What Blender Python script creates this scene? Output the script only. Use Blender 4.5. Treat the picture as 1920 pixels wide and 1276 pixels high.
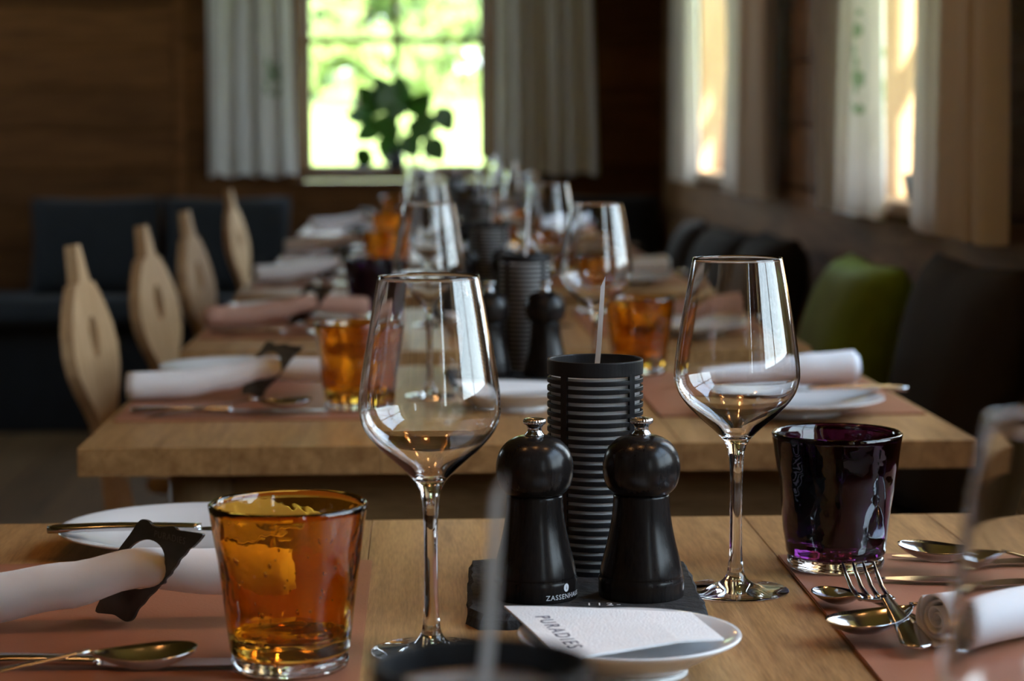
import bpy, bmesh, math, random
from mathutils import Vector, Matrix, Euler
random.seed(7)
for o in list(bpy.data.objects): bpy.data.objects.remove(o)
S = bpy.context.scene
C = S.collection

# ------------------------------------------------------------------ camera, world, sun, exposure
F = 4050.0
yaw = math.atan((960 - 785) / F); pit = math.atan((638 - 240) / F); roll = 0.0035
cd = bpy.data.cameras.new('camera'); cam = bpy.data.objects.new('camera', cd); C.objects.link(cam)
fw = Vector((math.sin(yaw) * math.cos(pit), math.cos(yaw) * math.cos(pit), -math.sin(pit)))
rt = Vector((math.cos(yaw), -math.sin(yaw), 0)); up = rt.cross(fw)
r2 = rt * math.cos(roll) - up * math.sin(roll); u2 = up * math.cos(roll) + rt * math.sin(roll)
mw = Matrix((r2, u2, -fw)).transposed().to_4x4(); mw.translation = (0, 0, 1.06)
cam.matrix_world = mw
cd.sensor_width = 23.5; cd.lens = 23.5 * F / 1920; cd.clip_start = 0.02; cd.clip_end = 300
cd.dof.use_dof = True; cd.dof.focus_distance = 1.42; cd.dof.aperture_fstop = 5.0; cd.dof.aperture_blades = 0
S.camera = cam

W = bpy.data.worlds.new('sky'); S.world = W; W.use_nodes = True
wn = W.node_tree.nodes; wl = W.node_tree.links
bg = wn['Background']; bg.inputs['Strength'].default_value = 1.8
tc = wn.new('ShaderNodeTexCoord'); sp = wn.new('ShaderNodeSeparateXYZ'); rp = wn.new('ShaderNodeValToRGB')
wl.new(tc.outputs['Generated'], sp.inputs[0]); wl.new(sp.outputs['Z'], rp.inputs[0]); wl.new(rp.outputs[0], bg.inputs['Color'])
rp.color_ramp.elements[0].position = 0.0; rp.color_ramp.elements[0].color = (0.84, 0.92, 1.0, 1)
rp.color_ramp.elements[1].position = 0.8; rp.color_ramp.elements[1].color = (0.5, 0.68, 1.0, 1)

sd = bpy.data.lights.new('sun', 'SUN'); sun = bpy.data.objects.new('sun', sd); C.objects.link(sun)
sd.energy = 7.5; sd.angle = 0.02; sd.color = (1.0, 0.9, 0.74)
sun.rotation_euler = Vector((-1, 4.0, -2.0)).to_track_quat('-Z', 'Y').to_euler()

def portal(name, loc, size, rot):
    l = bpy.data.lights.new(name, 'AREA'); l.shape = 'RECTANGLE'; l.size, l.size_y = size
    o = bpy.data.objects.new(name, l); C.objects.link(o); o.location = loc; o.rotation_euler = rot
    l.cycles.is_portal = True
WINS = [(-1.45, -0.50), (0.40, 1.62), (1.90, 2.85), (3.55, 4.40), (5.80, 7.05)]     # windows in the bench-side wall (y range), third one added to light second table
WZ0, WZ1 = 0.915, 2.16
for a, b in WINS:
    portal('daylight_portal', (1.17, (a + b) / 2, (WZ0 + WZ1) / 2), (WZ1 - WZ0, b - a), (0, math.pi / 2, 0))
FILL_WINS = [(6.5, 7.6)]                                   # unseen window added in the far side wall to brighten far curtains (y range)
for a, b in FILL_WINS:
    portal('daylight_portal', (-3.38, (a + b) / 2, 1.75), (0.8, b - a), (0, -math.pi / 2, 0))
portal('daylight_portal', (-0.082, 8.42, 1.4), (0.66, 1.0), (-math.pi / 2, 0, 0))

vs = S.view_settings
vs.view_transform = 'Standard'; vs.look = 'None'; vs.gamma = 1.0; vs.use_curve_mapping = False
vs.exposure = 2.6
cy = S.cycles
cy.use_adaptive_sampling = True; cy.adaptive_threshold = 0.02
cy.max_bounces = 12; cy.transmission_bounces = 10; cy.transparent_max_bounces = 16; cy.diffuse_bounces = 5; cy.glossy_bounces = 6
cy.sample_clamp_indirect = 6.0; cy.use_denoising = True

# ------------------------------------------------------------------ materials
def _mat(name):
    m = bpy.data.materials.new(name); m.use_nodes = True
    return m, m.node_tree.nodes, m.node_tree.links, m.node_tree.nodes['Principled BSDF']
def plain(name, col, rough=0.5, metal=0.0, var=0.12, scale=40, bump=0.0, bscale=300, spec=0.5, coat=0, sheen=0):
    m, n, l, b = _mat(name)
    b.inputs['Roughness'].default_value = rough; b.inputs['Metallic'].default_value = metal
    b.inputs['Specular IOR Level'].default_value = spec; b.inputs['Coat Weight'].default_value = coat
    b.inputs['Sheen Weight'].default_value = sheen
    t = n.new('ShaderNodeTexCoord'); no = n.new('ShaderNodeTexNoise'); no.inputs['Scale'].default_value = scale
    l.new(t.outputs['Object'], no.inputs['Vector'])
    r = n.new('ShaderNodeValToRGB')
    r.color_ramp.elements[0].position = 0.3; r.color_ramp.elements[1].position = 0.7
    r.color_ramp.elements[0].color = (*[c * (1 - var) for c in col], 1)
    r.color_ramp.elements[1].color = (*[min(1, c * (1 + var)) for c in col], 1)
    l.new(no.outputs['Fac'], r.inputs[0]); l.new(r.outputs[0], b.inputs['Base Color'])
    if bump:
        n2 = n.new('ShaderNodeTexNoise'); n2.inputs['Scale'].default_value = bscale; n2.inputs['Detail'].default_value = 4
        l.new(t.outputs['Object'], n2.inputs['Vector'])
        bp = n.new('ShaderNodeBump'); bp.inputs['Strength'].default_value = bump; bp.inputs['Distance'].default_value = 0.002
        l.new(n2.outputs['Fac'], bp.inputs['Height']); l.new(bp.outputs[0], b.inputs['Normal'])
    return m
def wood(name, c1, c2, stretch, scale=9.0, rough=0.5, bump=0.15, rand=0.25, spec=0.4):
    m, n, l, b = _mat(name)
    b.inputs['Roughness'].default_value = rough; b.inputs['Specular IOR Level'].default_value = spec
    t = n.new('ShaderNodeTexCoord'); oi = n.new('ShaderNodeObjectInfo')
    add = n.new('ShaderNodeVectorMath'); add.operation = 'ADD'
    comb = n.new('ShaderNodeVectorMath'); comb.operation = 'SCALE'; comb.inputs['Scale'].default_value = 13.7
    cx = n.new('ShaderNodeCombineXYZ')
    for i in range(3): l.new(oi.outputs['Random'], cx.inputs[i])
    l.new(cx.outputs[0], comb.inputs[0]); l.new(t.outputs['Object'], add.inputs[0]); l.new(comb.outputs[0], add.inputs[1])
    mp = n.new('ShaderNodeMapping'); mp.inputs['Scale'].default_value = stretch; l.new(add.outputs[0], mp.inputs[0])
    n1 = n.new('ShaderNodeTexNoise'); n1.inputs['Scale'].default_value = scale; n1.inputs['Detail'].default_value = 6; n1.inputs['Distortion'].default_value = 0.6
    n2 = n.new('ShaderNodeTexNoise'); n2.inputs['Scale'].default_value = scale * 9; n2.inputs['Detail'].default_value = 3
    l.new(mp.outputs[0], n1.inputs['Vector']); l.new(mp.outputs[0], n2.inputs['Vector'])
    mx = n.new('ShaderNodeMath'); mx.operation = 'MULTIPLY_ADD'; mx.inputs[1].default_value = 0.45
    l.new(n2.outputs['Fac'], mx.inputs[0])
    ms = n.new('ShaderNodeMath'); ms.operation = 'MULTIPLY'; ms.inputs[1].default_value = 0.6; l.new(n1.outputs['Fac'], ms.inputs[0])
    l.new(ms.outputs[0], mx.inputs[2])
    r = n.new('ShaderNodeValToRGB'); r.color_ramp.elements[0].position = 0.36; r.color_ramp.elements[1].position = 0.66
    r.color_ramp.elements[0].color = (*c1, 1); r.color_ramp.elements[1].color = (*c2, 1); l.new(mx.outputs[0], r.inputs[0])
    h = n.new('ShaderNodeHueSaturation'); ra = n.new('ShaderNodeMapRange')
    ra.inputs['To Min'].default_value = 1 - rand; ra.inputs['To Max'].default_value = 1 + rand
    l.new(oi.outputs['Random'], ra.inputs['Value']); l.new(ra.outputs[0], h.inputs['Value']); l.new(r.outputs[0], h.inputs['Color'])
    l.new(h.outputs[0], b.inputs['Base Color'])
    bp = n.new('ShaderNodeBump'); bp.inputs['Strength'].default_value = bump; bp.inputs['Distance'].default_value = 0.001
    l.new(mx.outputs[0], bp.inputs['Height']); l.new(bp.outputs[0], b.inputs['Normal'])
    return m
def glass(name, col, ior=1.5, wav=0.0, wsc=60):
    m, n, l, b = _mat(name)
    b.inputs['Base Color'].default_value = (*col, 1); b.inputs['Roughness'].default_value = 0.0
    b.inputs['IOR'].default_value = ior; b.inputs['Transmission Weight'].default_value = 1.0
    if wav:
        t = n.new('ShaderNodeTexCoord'); no = n.new('ShaderNodeTexNoise'); no.inputs['Scale'].default_value = wsc; no.inputs['Detail'].default_value = 1.5
        l.new(t.outputs['Object'], no.inputs['Vector'])
        bp = n.new('ShaderNodeBump'); bp.inputs['Strength'].default_value = wav; bp.inputs['Distance'].default_value = 0.004
        l.new(no.outputs['Fac'], bp.inputs['Height']); l.new(bp.outputs[0], b.inputs['Normal'])
    return m
def pane_mat(name):
    m, n, l, b = _mat(name); n.remove(b)
    tr = n.new('ShaderNodeBsdfTransparent'); tr.inputs[0].default_value = (0.93, 0.96, 0.94, 1)
    gl = n.new('ShaderNodeBsdfGlossy'); gl.inputs['Roughness'].default_value = 0.02
    lw = n.new('ShaderNodeLayerWeight'); lw.inputs[0].default_value = 0.5; pw_ = n.new('ShaderNodeMath'); pw_.operation = 'POWER'; pw_.inputs[1].default_value = 5.0; l.new(lw.outputs['Facing'], pw_.inputs[0])
    fr = n.new('ShaderNodeMath'); fr.operation = 'MULTIPLY_ADD'; fr.inputs[1].default_value = 0.95; fr.inputs[2].default_value = 0.04; l.new(pw_.outputs[0], fr.inputs[0])
    mx = n.new('ShaderNodeMixShader'); l.new(fr.outputs[0], mx.inputs[0]); l.new(tr.outputs[0], mx.inputs[1]); l.new(gl.outputs[0], mx.inputs[2])
    l.new(mx.outputs[0], n['Material Output'].inputs[0]); return m
def cloth(name, col, trans=0.35, motif=None):
    m, n, l, b = _mat(name); n.remove(b)
    t = n.new('ShaderNodeTexCoord'); no = n.new('ShaderNodeTexNoise'); no.inputs['Scale'].default_value = 30
    l.new(t.outputs['Object'], no.inputs['Vector'])
    r = n.new('ShaderNodeValToRGB'); r.color_ramp.elements[0].color = (*[c * 0.92 for c in col], 1); r.color_ramp.elements[1].color = (*col, 1)
    l.new(no.outputs['Fac'], r.inputs[0]); colout = r.outputs[0]
    if motif:      # embroidered sprig: leaf-like cells in an oval patch (object space: x along, z up)
        mp = n.new('ShaderNodeMapping'); mp.inputs['Location'].default_value = (-motif[0] / motif[2], 0, -motif[1] / motif[3])
        mp.inputs['Scale'].default_value = (1 / motif[2], 0.0, 1 / motif[3]); l.new(t.outputs['Object'], mp.inputs[0])
        ln = n.new('ShaderNodeVectorMath'); ln.operation = 'LENGTH'; l.new(mp.outputs[0], ln.inputs[0])
        vo = n.new('ShaderNodeTexVoronoi'); vo.inputs['Scale'].default_value = 34; m3 = n.new('ShaderNodeMapping'); m3.inputs['Scale'].default_value = (1, 0, 1); l.new(t.outputs['Object'], m3.inputs[0]); l.new(m3.outputs[0], vo.inputs['Vector'])
        lt = n.new('ShaderNodeMath'); lt.operation = 'LESS_THAN'; lt.inputs[1].default_value = 0.5; l.new(vo.outputs['Distance'], lt.inputs[0])
        l1 = n.new('ShaderNodeMath'); l1.operation = 'LESS_THAN'; l1.inputs[1].default_value = 1.0; l.new(ln.outputs['Value'], l1.inputs[0])
        mu = n.new('ShaderNodeMath'); mu.operation = 'MULTIPLY'; l.new(lt.outputs[0], mu.inputs[0]); l.new(l1.outputs[0], mu.inputs[1])
        mc = n.new('ShaderNodeMixRGB'); mc.inputs[2].default_value = (0.30, 0.40, 0.24, 1); l.new(mu.outputs[0], mc.inputs[0]); l.new(colout, mc.inputs[1]); colout = mc.outputs[0]
    d = n.new('ShaderNodeBsdfDiffuse'); tl = n.new('ShaderNodeBsdfTranslucent'); mx = n.new('ShaderNodeMixShader'); mx.inputs[0].default_value = trans
    l.new(colout, d.inputs[0]); l.new(colout, tl.inputs[0]); l.new(d.outputs[0], mx.inputs[1]); l.new(tl.outputs[0], mx.inputs[2])
    l.new(mx.outputs[0], n['Material Output'].inputs[0]); return m
def emit(name, col, s):
    m, n, l, b = _mat(name)
    b.inputs['Base Color'].default_value = (*col, 1); b.inputs['Emission Color'].default_value = (*col, 1); b.inputs['Emission Strength'].default_value = s
    return m

OAK = wood('oiled oak', (0.22, 0.105, 0.036), (0.47, 0.262, 0.105), (9, 0.6, 9), 8, 0.40, 0.25, 0.10)
OAKX = wood('oiled oak rails', (0.22, 0.115, 0.045), (0.42, 0.24, 0.10), (0.7, 9, 9), 7, 0.45, 0.2, 0.1)
OAKZ = wood('pale oak legs', (0.34, 0.20, 0.09), (0.52, 0.33, 0.16), (9, 9, 0.7), 7, 0.45, 0.2, 0.1)
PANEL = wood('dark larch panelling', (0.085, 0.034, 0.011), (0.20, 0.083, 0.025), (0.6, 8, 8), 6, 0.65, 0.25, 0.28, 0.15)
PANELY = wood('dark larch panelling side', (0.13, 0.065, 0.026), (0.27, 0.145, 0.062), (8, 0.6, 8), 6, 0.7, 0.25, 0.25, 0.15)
FRAME = wood('brown window timber', (0.15, 0.065, 0.022), (0.27, 0.13, 0.045), (8, 8, 0.7), 6, 0.45, 0.2, 0.15)
JAMB = wood('light spruce jamb', (0.42, 0.25, 0.13), (0.60, 0.40, 0.23), (8, 8, 0.7), 6, 0.55, 0.2, 0.1)
FLOORW = wood('brown floorboards', (0.13, 0.070, 0.025), (0.26, 0.15, 0.06), (8, 0.5, 8), 6, 0.65, 0.2, 0.2)
CHAIRW = wood('carved chair beech', (0.42, 0.25, 0.12), (0.62, 0.42, 0.235), (8, 8, 0.8), 7, 0.5, 0.15, 0.1)
CEIL = wood('dark ceiling boards', (0.10, 0.05, 0.02), (0.2, 0.10, 0.04), (8, 0.6, 8), 6, 0.6, 0.2, 0.2)
GLASS = glass('clear crystal', (1, 1, 1), 1.52)
AMBER = glass('amber glass', (0.89, 0.48, 0.07), 1.5, 0.25, 55)
PURPLE = glass('dark violet glass', (0.065, 0.010, 0.075), 1.5, 0.25, 55)
CLEARB = glass('clear glass base', (1, 1, 1), 1.5, 0.2, 90)
PANE = pane_mat('window pane')
CERAMIC = plain('white glazed porcelain', (0.80, 0.81, 0.82), 0.12, 0, 0.01, 10, 0, coat=0.3)
PAPER = plain('white embossed paper', (0.84, 0.83, 0.83), 0.9, 0, 0.02, 60, 0.35, 700)
LINEN = plain('white linen', (0.84, 0.84, 0.86), 0.95, 0, 0.03, 40, 0.07, 1500, sheen=0.2)
PINKLINEN = plain('dusky pink linen', (0.50, 0.29, 0.22), 0.95, 0, 0.08, 25, 0.25, 900)
LEATHER = plain('terracotta leather', (0.34, 0.132, 0.072), 0.48, 0, 0.10, 12, 0.12, 500)
EBONY = wood('black stained beech', (0.006, 0.005, 0.005), (0.016, 0.013, 0.012), (8, 8, 0.8), 9, 0.22, 0.012, 0.02, 0.24)
IRON = plain('matt black metal', (0.010, 0.010, 0.012), 0.48, 0.0, 0.1, 30, 0.05, 900, spec=0.3)
STEEL = plain('polished steel', (0.56, 0.57, 0.59), 0.14, 1.0, 0.03, 20)
DKSTEEL = plain('gunmetal sheet', (0.10, 0.095, 0.09), 0.32, 1.0, 0.15, 60, 0.05, 900)
SLATE = plain('rough black slate', (0.015, 0.016, 0.018), 0.75, 0, 0.35, 60, 0.9, 160)
WAX = plain('grey wax', (0.60, 0.60, 0.60), 0.6, 0, 0.05, 30)
WICK = plain('white stick', (0.82, 0.82, 0.82), 0.6, 0, 0.04, 40)
CHALK = plain('white print', (0.70, 0.71, 0.74), 0.8, 0, 0.05, 200)
INK = plain('blue grey ink', (0.08, 0.08, 0.12), 0.8, 0, 0.15, 200)
FAINT = plain('etched lettering', (0.20, 0.19, 0.185), 0.6, 0.6, 0.05, 200)
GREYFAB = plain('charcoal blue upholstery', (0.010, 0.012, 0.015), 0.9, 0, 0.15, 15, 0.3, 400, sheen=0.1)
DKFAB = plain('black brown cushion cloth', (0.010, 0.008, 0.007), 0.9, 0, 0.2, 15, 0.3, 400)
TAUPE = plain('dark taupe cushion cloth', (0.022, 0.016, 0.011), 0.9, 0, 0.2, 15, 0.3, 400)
GREEN = plain('moss green cushion cloth', (0.16, 0.25, 0.012), 0.9, 0, 0.15, 15, 0.3, 400, sheen=0.1)
LEAF = plain('glossy dark leaf', (0.06, 0.18, 0.02), 0.4, 0, 0.3, 20)
STEMG = plain('green stem', (0.06, 0.10, 0.03), 0.6)
VASE = plain('dark glazed vase', (0.05, 0.055, 0.06), 0.25)
GRASS = plain('sunlit meadow', (0.30, 0.38, 0.08), 0.9, 0, 0.2, 0.6, 0.4, 8)
BARK = plain('tree bark', (0.11, 0.08, 0.05), 0.9, 0, 0.3, 10)
TREE = plain('pale green foliage', (0.13, 0.20, 0.06), 0.8, 0, 0.4, 1.5)
TREE2 = plain('blue green foliage', (0.09, 0.15, 0.075), 0.8, 0, 0.4, 1.5)
CURT = cloth('cream curtain', (0.74, 0.69, 0.60), 0.10)
CURT_LIT = cloth('light-boosted curtain', (0.92, 0.90, 0.85), 0.18)  # same cloth as the other curtains, colour lightened in place of daylight
CURT_LIT_SPRIG = cloth('light-boosted curtain with sprig', (0.92, 0.90, 0.85), 0.18, (0.09, -0.31, 0.035, 0.09))  # sprigged version, base colour likewise lightened to look better lit
CURTN = cloth('cream curtain with large sprig', (0.78, 0.74, 0.66), 0.18, (0.19, -0.36, 0.09, 0.12))
BRASS = plain('dark brass', (0.25, 0.16, 0.07), 0.3, 1.0)
BULB = emit('warm bulb', (1.0, 0.50, 0.18), 14)

# ------------------------------------------------------------------ mesh helpers
def link(name, me, mat, parent=None, loc=(0, 0, 0), rot=(0, 0, 0), smooth=False):
    o = bpy.data.objects.new(name, me); C.objects.link(o)
    if mat and not me.materials: me.materials.append(mat)
    if smooth:
        for p in me.polygons: p.use_smooth = True
    o.location = loc; o.rotation_euler = rot; o.parent = parent
    return o
def mesh(vs_, fs, name='m'):
    me = bpy.data.meshes.new(name); me.from_pydata([tuple(v) for v in vs_], [], fs); me.update(); return me
def bm_mesh(bm):
    bmesh.ops.recalc_face_normals(bm, faces=bm.faces)
    me = bpy.data.meshes.new('m'); bm.to_mesh(me); bm.free(); return me
def box_bm(bm, x0, x1, y0, y1, z0, z1):
    v = [bm.verts.new(p) for p in ((x0,y0,z0),(x1,y0,z0),(x1,y1,z0),(x0,y1,z0),(x0,y0,z1),(x1,y0,z1),(x1,y1,z1),(x0,y1,z1))]
    for f in ((3,2,1,0),(4,5,6,7),(0,1,5,4),(1,2,6,5),(2,3,7,6),(3,0,4,7)): bm.faces.new([v[i] for i in f])
def box(x0, x1, y0, y1, z0, z1, bev=0.0, seg=1):
    bm = bmesh.new(); box_bm(bm, x0, x1, y0, y1, z0, z1)
    if bev: bmesh.ops.bevel(bm, geom=bm.edges[:], offset=bev, segments=seg, affect='EDGES', clamp_overlap=True)
    return bm_mesh(bm)
def lathe(prof, seg=64, f=None, closed=False):
    """prof: list of (r, z); r = 0 ends become poles. closed: profile loops on itself."""
    V, Fs, rows = [], [], []
    for r, z in prof:
        if r < 1e-6: rows.append([len(V)]); V.append((0, 0, z))
        else:
            row = []
            for i in range(seg):
                a = 2 * math.pi * i / seg; rr = f(r, z, a) if f else r
                row.append(len(V)); V.append((rr * math.cos(a), rr * math.sin(a), z))
            rows.append(row)
    n = len(rows)
    for k in range(n if closed else n - 1):
        A, B = rows[k], rows[(k + 1) % n]
        for i in range(seg):
            j = (i + 1) % seg
            if len(A) == 1 and len(B) == 1: break
            if len(A) == 1: Fs.append((A[0], B[j], B[i]))
            elif len(B) == 1: Fs.append((A[i], A[j], B[0]))
            else: Fs.append((A[i], A[j], B[j], B[i]))
    bm = bmesh.new(); me = mesh(V, Fs); bm.from_mesh(me); return bm_mesh(bm)
def smooth_prof(pts, n=6):
    """Catmull-Rom through (r, z)."""
    out = []
    P = [pts[0]] + list(pts) + [pts[-1]]
    for i in range(1, len(P) - 2):
        p0, p1, p2, p3 = P[i-1], P[i], P[i+1], P[i+2]
        for k in range(n):
            t = k / n
            out.append(tuple(0.5 * (2*p1[c] + (p2[c]-p0[c])*t + (2*p0[c]-5*p1[c]+4*p2[c]-p3[c])*t*t + (3*p1[c]-p0[c]-3*p2[c]+p3[c])*t**3) for c in (0, 1)))
    out.append(tuple(pts[-1])); return [(max(0, a), b) for a, b in out]
def tube(path, rad, seg=10, flat=1.0):
    V, Fs = [], []
    P = [Vector(p) for p in path]; n = len(P)
    for i, p in enumerate(P):
        d = (P[min(i+1, n-1)] - P[max(i-1, 0)]).normalized()
        a = d.cross(Vector((0, 0, 1))); a = a.normalized() if a.length > 1e-4 else Vector((1, 0, 0)); b = a.cross(d)
        r = rad[i] if isinstance(rad, (list, tuple)) else rad
        for k in range(seg):
            t = 2 * math.pi * k / seg; V.append(p + a * (r * math.cos(t)) + b * (r * flat * math.sin(t)))
    for i in range(n - 1):
        for k in range(seg):
            j = (k + 1) % seg; Fs.append((i*seg+k, i*seg+j, (i+1)*seg+j, (i+1)*seg+k))
    Fs.append(tuple(range(seg))[::-1]); Fs.append(tuple((n-1)*seg+k for k in range(seg)))
    bm = bmesh.new(); bm.from_mesh(mesh(V, Fs)); return bm_mesh(bm)
def strip(rows, th, nv=8):
    """rows: (x, z_edge, halfwidth, dish) along x; a dished closed strip of given thickness."""
    V, Fs = [], []; n = len(rows); m = nv + 1
    for side in (0, 1):
        for (x, z, w, d) in rows:
            for k in range(m):
                v = -1 + 2 * k / nv
                zz = z - d * (1 - v * v) - (th * (1 - 0.5 * v * v) if side else 0)
                V.append((x, w * v, zz))
    off = n * m
    for i in range(n - 1):
        for k in range(nv):
            a, b, c, d = i*m+k, i*m+k+1, (i+1)*m+k+1, (i+1)*m+k
            Fs.append((a, b, c, d)); Fs.append((off+d, off+c, off+b, off+a))
        Fs.append((i*m, (i+1)*m, off+(i+1)*m, off+i*m)); Fs.append((i*m+nv, off+i*m+nv, off+(i+1)*m+nv, (i+1)*m+nv))
    for i in (0, n - 1):
        for k in range(nv): Fs.append((i*m+k, off+i*m+k, off+i*m+k+1, i*m+k+1))
    bm = bmesh.new(); bm.from_mesh(mesh(V, Fs)); return bm_mesh(bm)
def prism(outline, th, holes=()):
    """flat plate in the xz plane, thickness along y, with optional holes; bevelled a touch."""
    bm = bmesh.new()
    loops = []
    for lp in [outline] + list(holes):
        vs_ = [bm.verts.new((x, -th / 2, z)) for x, z in lp]
        loops += [bm.edges.new((vs_[i], vs_[(i + 1) % len(vs_)])) for i in range(len(vs_))]
    bmesh.ops.triangle_fill(bm, use_beauty=True, use_dissolve=False, edges=loops)
    # drop faces inside holes
    def inside(p, lp):
        c = False; j = len(lp) - 1
        for i in range(len(lp)):
            if ((lp[i][1] > p[1]) != (lp[j][1] > p[1])) and p[0] < (lp[j][0]-lp[i][0]) * (p[1]-lp[i][1]) / (lp[j][1]-lp[i][1]) + lp[i][0]: c = not c
            j = i
        return c
    kill = [f for f in bm.faces if any(inside((f.calc_center_median().x, f.calc_center_median().z), h) for h in holes)]
    if kill: bmesh.ops.delete(bm, geom=kill, context='FACES_ONLY')
    r = bmesh.ops.extrude_face_region(bm, geom=bm.faces[:])
    bmesh.ops.translate(bm, verts=[v for v in r['geom'] if isinstance(v, bmesh.types.BMVert)], vec=(0, th, 0))
    return bm_mesh(bm)
def text_mesh(s, size, ext=0.0001, space=1.0):
    cu = bpy.data.curves.new('t', 'FONT'); cu.body = s; cu.size = size; cu.extrude = ext; cu.align_x = 'CENTER'; cu.space_character = space; cu.resolution_u = 3
    o = bpy.data.objects.new('t', cu); C.objects.link(o)
    dg = bpy.context.evaluated_depsgraph_get(); me = bpy.data.meshes.new_from_object(o.evaluated_get(dg))
    bpy.data.objects.remove(o); return me
def tag(o, label=None, cat=None, group=None, kind=None):
    if label: o['label'] = label
    if cat: o['category'] = cat
    if group: o['group'] = group
    if kind: o['kind'] = kind
    return o
def empty(name, loc=(0, 0, 0), rz=0.0, label=None, cat=None, group=None, kind=None):
    o = bpy.data.objects.new(name, None); o.empty_display_size = 0.05; C.objects.link(o)
    o.location = loc; o.rotation_euler = (0, 0, rz); return tag(o, label, cat, group, kind)
def kids(o): return [c for c in bpy.data.objects if c.parent == o]
def dup(root, loc, rot=None, label=None, group=None, childmap=None):
    def cp(o, par):
        c = o.copy(); C.objects.link(c); c.parent = par
        for k in childmap[o] if o in childmap else (): cp(k, c)
        return c
    if childmap is None:
        childmap = {}
        def walk(o):
            ks = kids(o); childmap[o] = ks
            for k in ks: walk(k)
        walk(root)
    r = cp(root, None); r.location = loc
    if rot is not None: r.rotation_euler = rot
    if label: r['label'] = label
    if group: r['group'] = group
    return r
class Proto:
    """first call moves the built thing itself, later calls copy it with its parts"""
    def __init__(s, root):
        s.root = root; s.used = False; s.map = {}
        def walk(o):
            ks = kids(o); s.map[o] = ks
            for k in ks: walk(k)
        walk(root)
    def put(s, loc, rot, label, group=None):
        if isinstance(rot, (int, float)): rot = (0, 0, rot)
        if not s.used:
            s.used = True; r = s.root; r.location = loc; r.rotation_euler = rot; r['label'] = label
            if group: r['group'] = group
            return r
        return dup(s.root, loc, rot, label, group, s.map)

# ------------------------------------------------------------------ room shell
XL, XR, YB, YF, ZC = -3.3, 0.93, 8.2, -3.0, 2.4
fl = link('floor', box(XL - .1, XR + .25, YF - .1, YB + .25, -0.12, -0.03), FLOORW); tag(fl, 'brown wooden floor of the dining room', 'floor', kind='structure')
pw = 0.16; x = XL; fb = box(-pw/2 + .0015, pw/2 - .0015, (YF), YB, -0.03, 0.0, 0.001)
while x < XR:
    link('floorboard', fb, FLOORW, fl, (x + pw / 2, 0, 0)); x += pw
ce = link('ceiling', box(XL - .1, XR + .25, YF - .1, YB + .25, ZC, ZC + .1), CEIL); tag(ce, 'dark wooden ceiling above the tables', 'ceiling', kind='structure')
bm = bmesh.new(); y = YF
for a, b in FILL_WINS:
    box_bm(bm, XL - .1, XL, y, a, 0, ZC); box_bm(bm, XL - .1, XL, a, b, 0, 1.35); box_bm(bm, XL - .1, XL, a, b, 2.15, ZC); y = b
box_bm(bm, XL - .1, XL, y, YB + .25, 0, ZC)
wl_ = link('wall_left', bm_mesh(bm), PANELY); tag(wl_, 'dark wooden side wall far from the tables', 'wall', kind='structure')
wf = link('wall_front', box(XL - .1, XR + .25, YF - .1, YF, 0, ZC), PANEL); tag(wf, 'dark wooden wall behind the camera', 'wall', kind='structure')

# back wall with one window, horizontal boards proud of a backing
BX0, BX1, BZ0, BZ1 = -0.47, 0.305, 0.86, 1.95
bm = bmesh.new()
box_bm(bm, XL, BX0, YB + .02, YB + .25, 0, ZC); box_bm(bm, BX1, XR + .25, YB + .02, YB + .25, 0, ZC)
box_bm(bm, BX0, BX1, YB + .02, YB + .25, 0, BZ0); box_bm(bm, BX0, BX1, YB + .02, YB + .25, BZ1, ZC)
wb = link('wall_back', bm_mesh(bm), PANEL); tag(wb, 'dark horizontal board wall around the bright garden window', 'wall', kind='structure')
h = 0.152; z = 0.0
while z < ZC - 0.01:
    z1 = min(z + h, ZC) - 0.004
    segs = [(XL, -0.905), (-0.875, BX0), (BX1, XR)] if z1 > BZ0 and z < BZ1 else [(XL, -0.905), (-0.875, XR)]
    for a, b in segs:
        link('plank', box(a, b, YB, YB + .02, z, z1, 0.003), PANEL, wb, (0, random.uniform(-.002, .002), 0))
    z += h
link('stile', box(-0.905, -0.875, YB - 0.015, YB + .02, 0, ZC, 0.003), PANEL, wb)

# window in the back wall
def window_parts(name, label, w, hgt, depth, nx, nz, sashz, fr=0.05, mun=0.022, pane_off=0.0):
    """built in local axes: x across, z up, y outwards; origin at the lower centre of the glass opening"""
    root = empty(name, label=label, cat='window', kind='structure')
    for s in (-1, 1): link('frame_side', box(-fr/2, fr/2, 0, 0.06, -fr, hgt + fr, 0.004), FRAME, root, (s * (w/2 + fr/2), pane_off, 0))
    for zz in (-fr/2, hgt + fr/2): link('frame_rail', box(-w/2, w/2, 0, 0.06, -fr/2, fr/2, 0.004), FRAME, root, (0, pane_off, zz))
    for i in range(1, nx): link('glazing_bar', box(-mun/2, mun/2, 0.01, 0.05, 0, hgt, 0.003), FRAME, root, (-w/2 + w*i/nx, pane_off, 0))
    for zz in sashz:
        link('glazing_bar', box(-w/2, w/2, 0.01, 0.05, -mun/2, mun/2, 0.003), FRAME, root, (0, pane_off, zz))
    zs = [0] + list(sashz) + [hgt]
    for i in range(nx):
        for k in range(len(zs) - 1):
            link('pane', box(-w/nx/2, w/nx/2, 0.028, 0.032, 0, zs[k+1] - zs[k]), PANE, root, (-w/2 + w*(i+.5)/nx, pane_off, zs[k]))
    return root
w1 = window_parts('window_1', 'small brown window onto the sunlit lawn with glazing bars', 0.642, 0.98, 0.2, 2, 0, [0.47], 0.045, 0.022, 0.07)
w1.location = (-0.082, YB, 0.922)
for s in (-1, 1): link('casing', box(-.03, .03, -.02, .07, -.06, 1.05, 0.004), FRAME, w1, (s * (0.321 + 0.055), 0, 0))
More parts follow.
